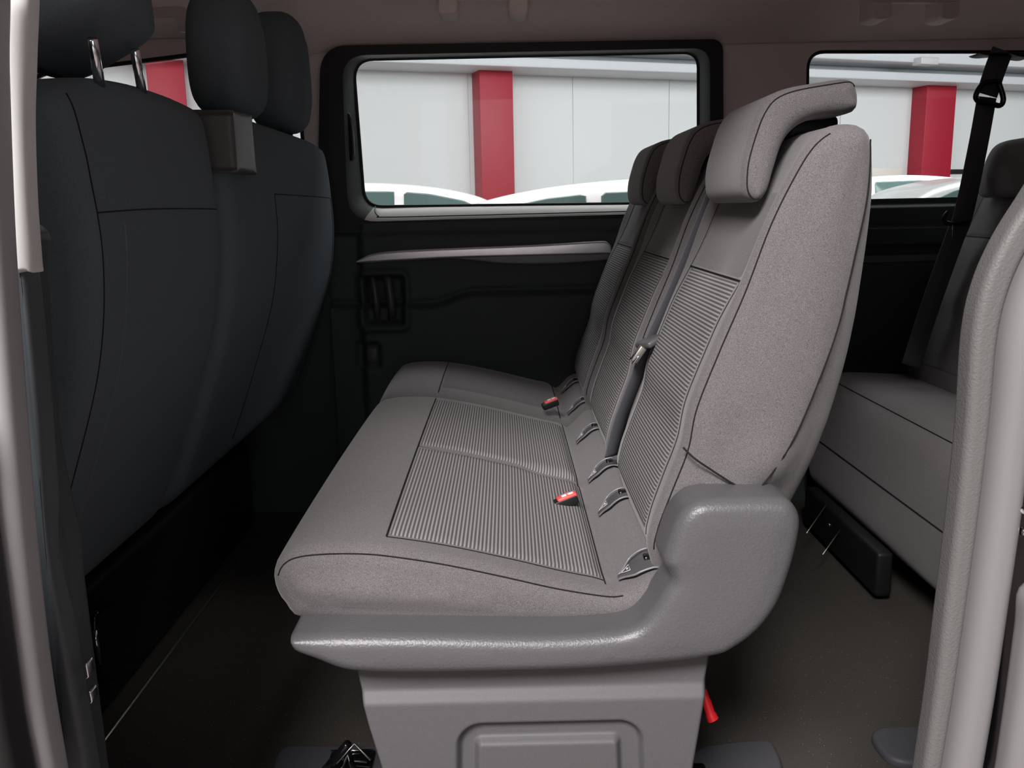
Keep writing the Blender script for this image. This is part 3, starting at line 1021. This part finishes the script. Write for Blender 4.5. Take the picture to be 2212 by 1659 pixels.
# far single seat of the same row
seat1 = thing('single_seat', 'dark single seat beside the far sliding door, past the grey two-place bench', 'seat', (0.0, 2.3, 0))
bkC, PCc = make_back(seat1, Y4, Y5, near_detail=False)
make_headrest(seat1, 2.095, 2.335)
PC1 = Pillow(CUSH, Y4 - .005, Y5, .028, H0=.010, D=.055, disp=cushdisp(2.31, .23), sp=.010)
c1 = PC1.build('cushion', FAB, seat1)
PC1.patch('ribbed_insert', tb, tf, Y4 + .05, Y5 - .05, .0016, FABM, c1, 40, 14)
tube('seam', [PC1.path(tf, tf, Y4 + .02, Y5 - .02, 20, .002), PC1.path(tb, tb, Y4 + .02, Y5 - .02, 20, .002)], .0011, SEAM, c1, 6)
for yc in (2.11, 2.36): iso_guide(seat1, PC1, yc)
rbox('seat_base', (-.04, 2.31, .18), (.40, .34, .34), BLK, seat1, .03)
adopt(seat1)

# lap and shoulder belt of the nearest place
belt = thing('seat_belt', 'dark webbing belt with latch tongue hanging between the two grey backrests', 'seat belt', (0.3, 1.55, .5))
bp_ = [(1562, 370, 1.525), (1533, 440, 1.515), (1478, 578, 1.505), (1438, 670, 1.50), (1408, 735, 1.495), (1370, 830, 1.50), (1341, 910, 1.51), (1322, 985, 1.52)]
pts = smooth3([W3(a, b, c) for a, b, c in bp_], 8)
ribbon('webbing', pts, lambda f: Vector((.9, .75, 0.25)), .040, WEB, belt)
pts2 = smooth3([W3(1352, 850, 1.545), W3(1340, 905, 1.56), W3(1322, 960, 1.57), W3(1318, 1000, 1.575)], 6)
c0 = W3(1403, 738, 1.475)
Rm = Matrix.Rotation(math.radians(-28), 3, 'Y') @ Matrix.Rotation(math.radians(20), 3, 'Z')
tg = rbox('latch_tongue', c0, (.034, .052, .012), GUIDE, belt, .005, Rm)
tube('metal_tip', [[W3(1398, 747, 1.465), W3(1367, 786, 1.45)], [W3(1388, 745, 1.475), W3(1361, 779, 1.46)]], .0022, CHROME, tg, 8)
rbox('tip_plate', W3(1379, 765, 1.462), (.012, .016, .030), STEEL, tg, .002, Matrix.Rotation(math.radians(35), 3, 'Y'))
adopt(belt)

# ------------------------------------------------------------------ third-row bench
DX = .955
b3 = thing('rear_bench', 'shadowed grey rear bench seat partly hidden behind the right door pillar', 'seat', (1.2, 1.9, 0))
c3 = [(.905, .10), (.885, .25), (.89, .36), (.92, .415), (.98, .435), (1.2, .42), (1.36, .40), (1.40, .36), (1.38, .12), (1.1, .09)]
P3 = Pillow(c3, 1.22, 2.52, .03, H0=.01, D=.05, sp=.012)
c3o = P3.build('cushion', FAB, b3)
tube('seam', [P3.path(P3.t_of(.887, .25), P3.t_of(.887, .25), 1.22, 2.5, 50, .0006), P3.path(P3.t_of(.925, .42), P3.t_of(.925, .42), 1.22, 2.5, 50, .0006)], .0014, SEAM, c3o, 6)
for (a, b) in ((1.22, 1.63), (1.65, 2.07), (2.09, 2.51)):
    make_back(b3, a, b, near_detail=False, insert=False, dx=DX)
    make_headrest(b3, (a + b) / 2 - .12, (a + b) / 2 + .12, dx=DX)
rbox('seat_base', (1.16, 1.9, .05), (.3, 1.1, .09), BLK, b3, .02)
adopt(b3)
fr = thing('seat_rail_frame', 'glossy black seat rail with thin bright edges under the rear bench', 'rail', (.86, 2.1, 0))
tube('rail_edge', [[W3(1777, 1198, 2.05), W3(1826, 1130, 2.15)], [W3(1742, 1152, 2.1), W3(1784, 1092, 2.2)]], .0018, STEEL, fr, 6)
for p in ((1792, 1134), (1832, 1177), (1842, 1187), (1872, 1170)):
    bm = bmesh.new(); bmesh.ops.create_uvsphere(bm, u_segments=10, v_segments=8, radius=.004, matrix=Matrix.Translation(W3(*p, 2.08)))
    from_bm('bolt', bm, CHROME, fr)
rbox('rail_body', (.86, 2.15, .07), (.04, .5, .11), BLK, fr, .01)
adopt(fr)

# belt hanging from the roof at the right
b2 = thing('seat_belt', 'black shoulder belt hanging from the roof in front of the rear side window', 'seat belt', W3(2150, 120, 2.4))
s1 = smooth3([W3(2166, 108, 2.42), W3(2150, 150, 2.41), W3(2132, 205, 2.40)], 5)
ribbon('upper_webbing', s1, Vector((1, 0, .12)), .056, WEB, b2)
s2 = smooth3([W3(2132, 210, 2.40), W3(2112, 320, 2.39), W3(2082, 460, 2.37), W3(2060, 520, 2.36), W3(2010, 660, 2.34), W3(1968, 790, 2.32)], 6)
ribbon('lower_webbing', s2, Vector((1, 0, .15)), .052, WEB, b2)
tube('guide_loop', smooth3([W3(2160, 176, 2.395), W3(2126, 180, 2.39), W3(2108, 205, 2.39), W3(2114, 219, 2.39), W3(2135, 222, 2.388), W3(2160, 228, 2.39), W3(2167, 212, 2.39), W3(2158, 180, 2.395)], 5), .007, GLOSSB, b2, 9)
Pillow(WL([(2104, 118), (2130, 117), (2215, 118), (2215, 128), (2190, 126), (2165, 120), (2120, 123)], 2.42), 2.39, 2.45, .004, sp=.006).build('roof_flange', BLK, b2)
tube('stop_ring', smooth3([W3(2048, 458, 2.36), W3(2040, 468, 2.36), W3(2042, 480, 2.36), W3(2060, 484, 2.355), W3(2092, 484, 2.36)], 5), .006, BLK, b2, 8)
tube('stop_pin', [W3(2058, 486, 2.35), W3(2057, 512, 2.35)], .0014, CHROME, b2, 6)
adopt(b2)


# ------------------------------------------------------------------ front row (seen from behind)
def drop(yc, hw, z0, amt, pw=3.0):
    def f(x, y, z):
        u = min(1.3, abs(y - yc) / hw)
        return (x - .010 * u ** 4 * sst(z0 - .3, z0, z) - .0, y, z - amt * u ** pw * sst(z0 - .25, z0 + .05, z))
    return f


# side profile: rear curve from top to bottom, front curve back up
def fprof(top, dx=0.0):
    return [(x + dx, z) for x, z in [(-.535, top), (-.503, top - .006), (-.487, top - .026), (-.480, top - .08), (-.478, .98), (-.478, .87), (-.498, .74), (-.545, .60), (-.595, .47), (-.632, .40), (-.70, .37), (-.76, .42), (-.74, .60), (-.69, .80), (-.655, .98), (-.63, top - .06), (-.60, top - .01)]]


fs = thing('passenger_seat', 'dark front seat nearest the camera at the left, seen from behind', 'seat', (-.75, 1.3, 0))
PF = Pillow(fprof(1.100), 1.030, 1.520, .038, H0=.012, D=.08, sp=.012, post=drop(1.34, .28, 1.10, .028, 2.5))
bf = PF.build('backrest', FABB, fs)


def pt(x, z): return PF.t_of(x, z)


t_h = pt(-.478, .935); t_top = pt(-.49, 1.085); t_b = pt(-.60, .44)
sm = [PF.path(t_h, t_h, 1.062, 1.51, 30, .0004),
      [PF.S(t_top + ((t_h - t_top)) * i / 20, 1.062, .0004) for i in range(21)],
      [PF.S(t_h + (t_b - t_h) * i / 30, 1.062 - .004 * i / 30, .0002) for i in range(31)]]
tube('seam', sm, .0008, SEAM, bf, 6)
ridge = [PF.S(t_h + (t_b - t_h) * i / 30, 1.13 - .02 * i / 30, -.003) for i in range(1, 31)]
tube('fabric_ridge', ridge, .004, FABB, bf, 8)
# head restraint with two chromed posts


def fhead(parent, yc, zc, hw, hh, x0=-.60, x1=-.47, name='headrest', tuck=0.0):
    o = []
    for i in range(28):
        a = 2 * math.pi * i / 28
        c, s_ = math.cos(a), math.sin(a)
        e = .72
        w = hw * (1 - .13 * s_)
        o.append((yc + w * abs(c) ** e * (1 if c > 0 else -1), zc + hh * abs(s_) ** (e + .08) * (1 if s_ > 0 else -1)))
    P = Pillow(o, x0, x1, .045, H0=.012, D=.08, axis='x', sp=.010, post=lambda x, y, z: (x - tuck * (1 - sst(zc - hh, zc - hh * .25, z)) * max(0, (x - x0) / (x1 - x0)), y, z))
    h = P.build(name, FABB, parent)
    return h


hd = fhead(fs, 1.215, 1.203, .115, .101, -.61, -.478, tuck=.085)
tube('post', [W3(199, 84, 1.125), W3(216, 186, 1.155)], .0065, CHROME, hd, 12)
tube('post', [W3(291, 108, 1.25), W3(308, 206, 1.285)], .0065, CHROME, hd, 12)
Pillow([(-.80, .32), (-.80, .42), (-1.0, .46), (-1.15, .42), (-1.12, .31)], 1.06, 1.52, .05, sp=.015).build('seat_cushion', FABB, fs)
adopt(fs)
fs['label'] = 'dark front seat nearest the camera at the left, seen from behind'

fb = thing('front_bench', 'dark two-place front bench beyond the nearest front seat, seen from behind', 'seat', (-.75, 2.05, 0))
PG = Pillow(fprof(1.105, .004), 1.56, 2.52, .035, H0=.008, D=.08, sp=.012, post=drop(2.04, .50, 1.08, .012, 6))
bg_ = PG.build('backrest', FABB, fb)
th_ = PG.t_of(-.466, .955)
tb_ = PG.t_of(-.60, .44)
sm = [PG.path(th_, th_, 1.86, 2.47, 30, .0004), [PG.S(th_ + (tb_ - th_) * i / 30, 1.86, .0004) for i in range(31)], [PG.S(th_ + (tb_ - th_) * i / 30, 2.47, .0004) for i in range(31)]]
tube('seam', sm, .0009, SEAM, bg_, 6)
h1 = fhead(fb, 1.835, 1.226, .100, .122, -.60, -.48)
h2 = fhead(fb, 2.245, 1.250, .108, .140, -.60, -.48)
for yy, hh_ in ((1.80, h1), (1.90, h1), (2.19, h2), (2.30, h2)):
    tube('post', [Vector((-.535, yy, 1.12)), Vector((-.53, yy, 1.04))], .006, CHROME, hh_, 10)
# belt housing box on the shoulder of the bench
Pb = Pillow(rquad([(1.545, .990), (1.545, 1.093), (1.672, 1.098), (1.675, .990)], .012), -.60, -.455, .010, sp=.006, axis='x')
Pb.build('belt_housing', mat('belt_housing_plastic', (.085, .085, .085), .5, bump=('noise', 400, .3, .001)), fb)
Pillow([(-.80, .32), (-.80, .42), (-1.0, .46), (-1.15, .42), (-1.12, .31)], 1.58, 2.5, .05, sp=.02).build('seat_cushion', FABB, fb)
adopt(fb)

# black bases under the front row and the metal strip at the floor edge
bs = thing('seat_plinth', 'black box under the front row with a glossy cover and chrome pull bar', 'plinth', (-.85, 1.8, 0))
rbox('plinth_body', (-.95, 1.78, .13), (.36, 1.5, .26), BLK, bs, .02)
ovc = [(198, 1330), (222, 1312), (248, 1308), (262, 1330), (270, 1370), (272, 1420), (262, 1465), (240, 1480), (215, 1470), (200, 1420)]
ov = [(X_[0], X_[1]) for X_ in [((ray(a, b) * (-.755 / ray(a, b).x)).y, ZC + (ray(a, b) * (-.755 / ray(a, b).x)).z) for a, b in ovc]]
Pillow(ov, -.775, -.745, .008, sp=.006, axis='x').build('plinth_cover', GLOSSB, bs)


def X3(a, b, x):
    d = ray(a, b); t = x / d.x
    return Vector((x, d.y * t, ZC + d.z * t))


tube('pull_bar', [X3(204, 1362, -.735), X3(209, 1395, -.732), X3(215, 1435, -.735)], .0045, CHROME, bs, 10)
adopt(bs)
st = tube('floor_edge_strip', [Vector((-.733, .95, .004)), Vector((-.733, 1.41, .004)), Vector((-.738, 2.45, .004))], .0045, STEEL, None, 8)
tag(st, 'thin metal strip along the floor in front of the black front seat plinth', 'strip')

# ------------------------------------------------------------------ floor covers


def fcover(px, label, rot=0, m=MATP):
    pts = [G(a, b, .012) for a, b in px]
    o = Pillow(pts, 0.001, .016, .010, r0_dummy if False else None, sp=.006, axis='z') if False else Pillow(pts, -.004, .016, .008, sp=.006, axis='z')
    ob = o.build('floor_cover', m)
    tag(ob, label, 'cover', 'plastic floor anchor covers')
    return ob


fcover([(590, 1659), (602, 1625), (630, 1612), (700, 1612), (790, 1612), (850, 1615), (870, 1659), (860, 1740), (720, 1760), (600, 1720)], 'grey plastic floor cover with a steel catch left of the bench base')
fcover([(1500, 1625), (1560, 1607), (1640, 1600), (1668, 1606), (1686, 1640), (1690, 1665), (1680, 1720), (1560, 1740), (1490, 1700)], 'dark plastic floor cover right behind the bench base')
fcover([(1883, 1588), (1900, 1574), (1960, 1570), (2030, 1572), (2050, 1600), (2040, 1640), (1970, 1650), (1925, 1640), (1900, 1618)], 'dark plastic floor cover beside the foot of the right door pillar')
ct_ = thing('floor_catch', 'small steel catch let into the floor cover left of the bench base', 'catch', (G(745, 1645, .02)[0], G(745, 1645, .02)[1], .016))
cx, cy = G(745, 1645, .02)
rbox('catch_well', (cx + .01, cy, .0185), (.075, .05, .005), GLOSSB, ct_, .001)
tube('catch_rim', [Vector((cx - .028, cy + .026, .023)), Vector((cx + .045, cy + .026, .023))], .0016, CHROME, ct_, 6)
tube('catch_wire', [[Vector((cx - .01, cy - .02, .03)), Vector((cx + .015, cy + .012, .045)), Vector((cx + .045, cy - .01, .028))], [Vector((cx - .02, cy - .005, .03)), Vector((cx + .04, cy - .018, .03))]], .002, STEEL, ct_, 6)
adopt(ct_)


# ------------------------------------------------------------------ roof fittings
HANDLE = mat('handle_pale_plastic', (.92, .80, .76), .5)


def grab(px0, px1, top, bot, Y, label, leg=40, m=HANDLE):
    g = thing('grab_handle', label, 'handle', W3((px0 + px1) / 2, bot, Y), 'roof grab handles')
    for a in (px0, px1 - leg):
        Pillow(WL([(a + 4, top - 20), (a + leg - 4, top - 20), (a + leg, top), (a + leg - 2, bot), (a + 2, bot), (a, top)], Y), Y - .018, Y + .075, .006, sp=.004).build('handle_leg', m, g)
    Pillow(WL([(px0 - 4, top - 34), (px1 + 4, top - 34), (px1 + 6, top - 14), (px1 - 6, top + 2), (px0 + 6, top + 2), (px0 - 6, top - 14)], Y), Y - .026, Y + .004, .008, sp=.006).build('handle_bar', m, g)
    adopt(g)


grab(948, 1140, 0, 31, 2.43, 'pale roof grab handle above the far sliding door window')
grab(1880, 2066, 6, 40, 2.43, 'grey roof grab handle above the rear side window')
vis = Pillow([(a, b) for a, b in WL([(250, 10), (330, 16), (390, 14), (414, 28), (426, 66), (388, 68), (376, 42), (330, 38), (250, 36)], 2.42)], 2.41, 2.43, .006, sp=.008).build('sun_visor', HEADR)
tag(vis, 'folded sun visor under the roof between the front headrests', 'visor')
tube('visor_edge', smooth3([W3(332, 38, 2.408), W3(376, 39, 2.408), W3(384, 58, 2.408), W3(390, 67, 2.408), W3(424, 65, 2.408)], 5), .002, WHITEP, vis, 6)
bc = Pillow(WL([(536, -20), (628, -20), (648, 30), (640, 60), (590, 66), (560, 60), (548, 20)], 2.56), 2.548, 2.60, .018, sp=.008).build('trim_14', mat('pale_pillar_cap', (.62, .57, .50), .5))
struct(bc)


# ------------------------------------------------------------------ the showroom outside
GZ = -.38
struct(holed('floor', [(-40, -14), (50, -14), (50, 40), (-40, 40)], [], GZ - .05, GZ, CONC, axis='z'))


def hallpt(px, py, k):       # depth along the hall wall chosen so that the wall top is one height
    return W3(px, py, k)


wa, wb = Vector((-16.0, 11.0, 0)), Vector((34.0, 28.6, 0))


def wall_at(px):
    d = ray(px, 450)
    # intersect with line wa-wb in plan
    e = wb - wa
    den = d.x * e.y - d.y * e.x
    t = (wa.x * e.y - wa.y * e.x) / den
    return d.x * t, d.y * t


wn = (wb - wa).normalized(); wperp = Vector((wn.y, -wn.x, 0))
HTOP = ZC + 0.0


def hz_(px, py):
    x, y = wall_at(px); d = ray(px, py); t = y / d.y
    return ZC + d.z * t


ztop = hz_(1060, 160)
bm = bmesh.new()
nseg = 26
for i in range(nseg):
    a = wa + (wb - wa) * (i / nseg); b = wa + (wb - wa) * ((i + 1) / nseg)
    a2 = a + wn * .012
    v = [bm.verts.new((a2.x, a2.y, GZ)), bm.verts.new((b.x, b.y, GZ)), bm.verts.new((b.x, b.y, ztop + 3)), bm.verts.new((a2.x, a2.y, ztop + 3))]
    bm.faces.new(v)
    c = a2 - wperp * .02; d_ = a - wperp * .02
    bm.faces.new([bm.verts.new((a.x, a.y, GZ)), bm.verts.new((a2.x, a2.y, GZ)), bm.verts.new((c.x, c.y, ztop + 3)), bm.verts.new((d_.x, d_.y, ztop + 3))])
struct(from_bm('wall_hall', bm, WALLW, smooth=False))


struct(rbox('wall_hall', (0, -9.2, 1.6), (30, .2, 4.0), WALLW, None, .01))  # unseen wall behind the camera, put in for fill and reflections
for cx_ in (-7.5, -1.6, 4.3):  # unseen columns, added for their pink reflection
    o = rbox('red_column', (cx_, -8.9, 1.5), (.6, .4, 3.76), REDC, None, .01)
    tag(o, 'unseen red column added on the hall wall behind the open sliding door', 'column', 'added red columns behind the open door')


def wbox(name, s0, s1, z0, z1, d0, d1, m, bev=.02):
    """box along the hall wall: s along the wall in metres from wa, d = distance in front of it"""
    mid = wa + wn * ((s0 + s1) / 2) + wperp * ((d0 + d1) / 2)
    ang = math.atan2(wn.y, wn.x)
    return rbox(name, (mid.x, mid.y, (z0 + z1) / 2), (s1 - s0, abs(d1 - d0), z1 - z0), m, None, bev, Matrix.Rotation(ang, 3, 'Z'))


def s_at(px):
    x, y = wall_at(px); return (Vector((x, y, 0)) - wa).dot(wn)


struct(wbox('trim_15', -2, 55, ztop, ztop + .16, 0, .9, BEAMW))
struct(wbox('trim_16', -2, 55, ztop + .30, ztop + .62, .2, 1.2, BEAMW))
struct(wbox('trim_17', -2, 55, ztop + .16, ztop + .30, .0, .5, mat('beam_shadow_gap', (.40, .43, .45), .6)))
for px, w_, lab in ((1062, .62, 'red column behind the white cars, seen in the middle door window'), (1985, .80, 'dark red column seen through the rear side window'), (385, .55, 'red column seen between the two front row headrests')):
    s0 = s_at(px)
    o = wbox('red_column', s0 - w_ / 2, s0 + w_ / 2, GZ, ztop + .02, -.01, .42, REDC, .01)
    tag(o, lab, 'column', 'red hall columns')
# hall roof with trusses
bm = bmesh.new()
q = [wa + wperp * 1.0, wb + wperp * 1.0, wb + wperp * 12, wa + wperp * 12]
bm.faces.new([bm.verts.new((p.x, p.y, ztop + h)) for p, h in zip(q, (.7, .7, 2.6, 2.6))])
struct(from_bm('ceiling_hall', bm, WALLW, smooth=False))
for k in range(9):
    s = 4 + k * 5.5
    p = wa + wn * s + wperp * .9; q2 = wa + wn * (s + 1) + wperp * 10
    struct(tube('trim_18', [Vector((p.x, p.y, ztop + .62)), Vector((q2.x, q2.y, ztop + 2.1))], .07, BEAMW, None, 6))
    p2 = wa + wn * (s + 2.6) + wperp * 1.0
    struct(tube('trim_18', [Vector((p.x, p.y, ztop + .62)), Vector((p2.x, p2.y, ztop + 1.0))], .04, BEAMW, None, 6))
s0 = s_at(1881)
o = wbox('wall_lamp', s0 - .22, s0 + .22, hz_(1881, 162), hz_(1881, 147), 1.15, 1.4, mat('lamp_housing', (.5, .5, .5), .5), .02)
tag(o, 'small square lamp housing on the grey beam above the rear window', 'lamp')
s0 = s_at(2015)
o = wbox('safety_sign', s0 - .1, s0 + .12, hz_(2015, 380), hz_(2015, 360), .0, .03, REDP, .004)
tag(o, 'small red and white sign on the hall wall beside the dark red column', 'sign')
q_ = wbox('sign_symbol', s0 - .04, s0 + .06, hz_(2015, 376), hz_(2015, 364), .03, .034, WHT, .002)
q_.parent = o
s0 = s_at(1905)
o = wbox('notice_board', s0 - .5, s0 + .42, hz_(1905, 400), hz_(1905, 363), .04, .08, mat('board_white', (.72, .70, .64), .5), .01)
tag(o, 'cream board on the hall wall left of the dark red column', 'board')
s0 = s_at(2058)
o = wbox('wall_vent', s0 - .25, s0 + .25, hz_(2058, 376), hz_(2058, 366), .0, .03, BLK, .004)
tag(o, 'narrow dark vent in the hall wall behind the hanging belt', 'vent')


def car(name, x0, Y, ztop_, flip, label, paint=CARW, sc=1.0):
    """side-on estate car: x0 = centre, roof top at ztop_"""
    H = ztop_ - GZ
    k = H / 1.55 * sc
    kx = k

    def m_(pts): return [(x0 + (-p[0] if flip else p[0]) * kx, GZ + p[1] * H / 1.55) for p in pts]
    root = thing(name, label, 'car', (x0, Y + .9, GZ), 'parked cars outside the windows')
    body = [(-2.15, .35), (-2.2, .62), (-2.05, .80), (-1.3, .93), (-1.0, .98), (1.95, 1.0), (2.12, .85), (2.15, .45), (2.05, .28), (-2.0, .26)]
    Pillow(m_(body), Y, Y + 1.8, .16, H0=.03, D=.2, sp=.06, step=.3).build('body', paint, root)
    roof = [(-1.22, .93), (-.95, 1.12), (-.60, 1.33), (-.35, 1.44), (.1, 1.52), (.7, 1.55), (1.3, 1.50), (1.75, 1.38), (2.0, 1.02), (1.9, .93)]
    inner = [(-1.02, .96), (-.80, 1.13), (-.52, 1.30), (-.30, 1.385), (.1, 1.445), (.7, 1.465), (1.25, 1.43), (1.6, 1.33), (1.8, 1.02), (1.7, .96)]
    cb = Pillow(m_(roof), Y + .08, Y + 1.72, .12, H0=.0, sp=.05, step=.3, smooth=True, post=lambda x, y, z: (x, Y + .9 + (y - Y - .9) * (1 - .18 * max(0, (z - GZ - .9 * H / 1.55)) / .6), z))
    cb.build('cabin', paint, root)
    wins = [[(-1.0, .98), (-.78, 1.13), (-.50, 1.30), (-.28, 1.395), (.0, 1.45), (.22, 1.47), (.22, .98)], [(.30, .98), (.30, 1.475), (.8, 1.485), (1.15, 1.465), (1.15, .98)], [(1.23, .98), (1.23, 1.455), (1.5, 1.385), (1.68, 1.20), (1.72, 1.0)]]
    for w_ in wins:
        Pw = Pillow(m_(w_), Y + .065, Y + .20, .01, sp=.04, smooth=False, post=lambda x, y, z: (x, Y + .9 + (y - Y - .9) * (1 - .18 * max(0, (z - GZ - .9 * H / 1.55)) / .6), z))
        Pw.build('side_window', CARG, root)
    for wx in (-1.35, 1.35):
        for yy in (Y - .0, Y + 1.58):
            c_ = [(x0 + (-wx if flip else wx) * kx + .33 * math.cos(a), GZ + .33 + .33 * math.sin(a)) for a in np.linspace(0, 2 * math.pi, 25)[:-1]]
            Pillow(c_, yy, yy + .22, .03, sp=.05).build('wheel', RUB, root)
    adopt(root)
    return root


def zc_(px, py, Y): return W(px, py, Y)[1]


car('estate_car', W(925, 450, 6.6)[0] + .0, 6.6, zc_(925, 392, 7.0), True, 'white car at the left of the sliding door window', sc=.92)
car('estate_car', W(1240, 450, 4.6)[0] - .15, 4.3, zc_(1240, 389, 4.7), False, 'white car filling the right half of the sliding door window')
car('estate_car', W(1880, 450, 11.0)[0] - .2, 11.0, zc_(1900, 380, 11.5), False, 'white car seen just behind the grey backrest in the rear window', sc=1.05)
car('estate_car', W(2100, 450, 8.2)[0] + .2, 8.2, zc_(2100, 375, 8.6), False, 'silver car behind the hanging belt in the rear window', CARS)
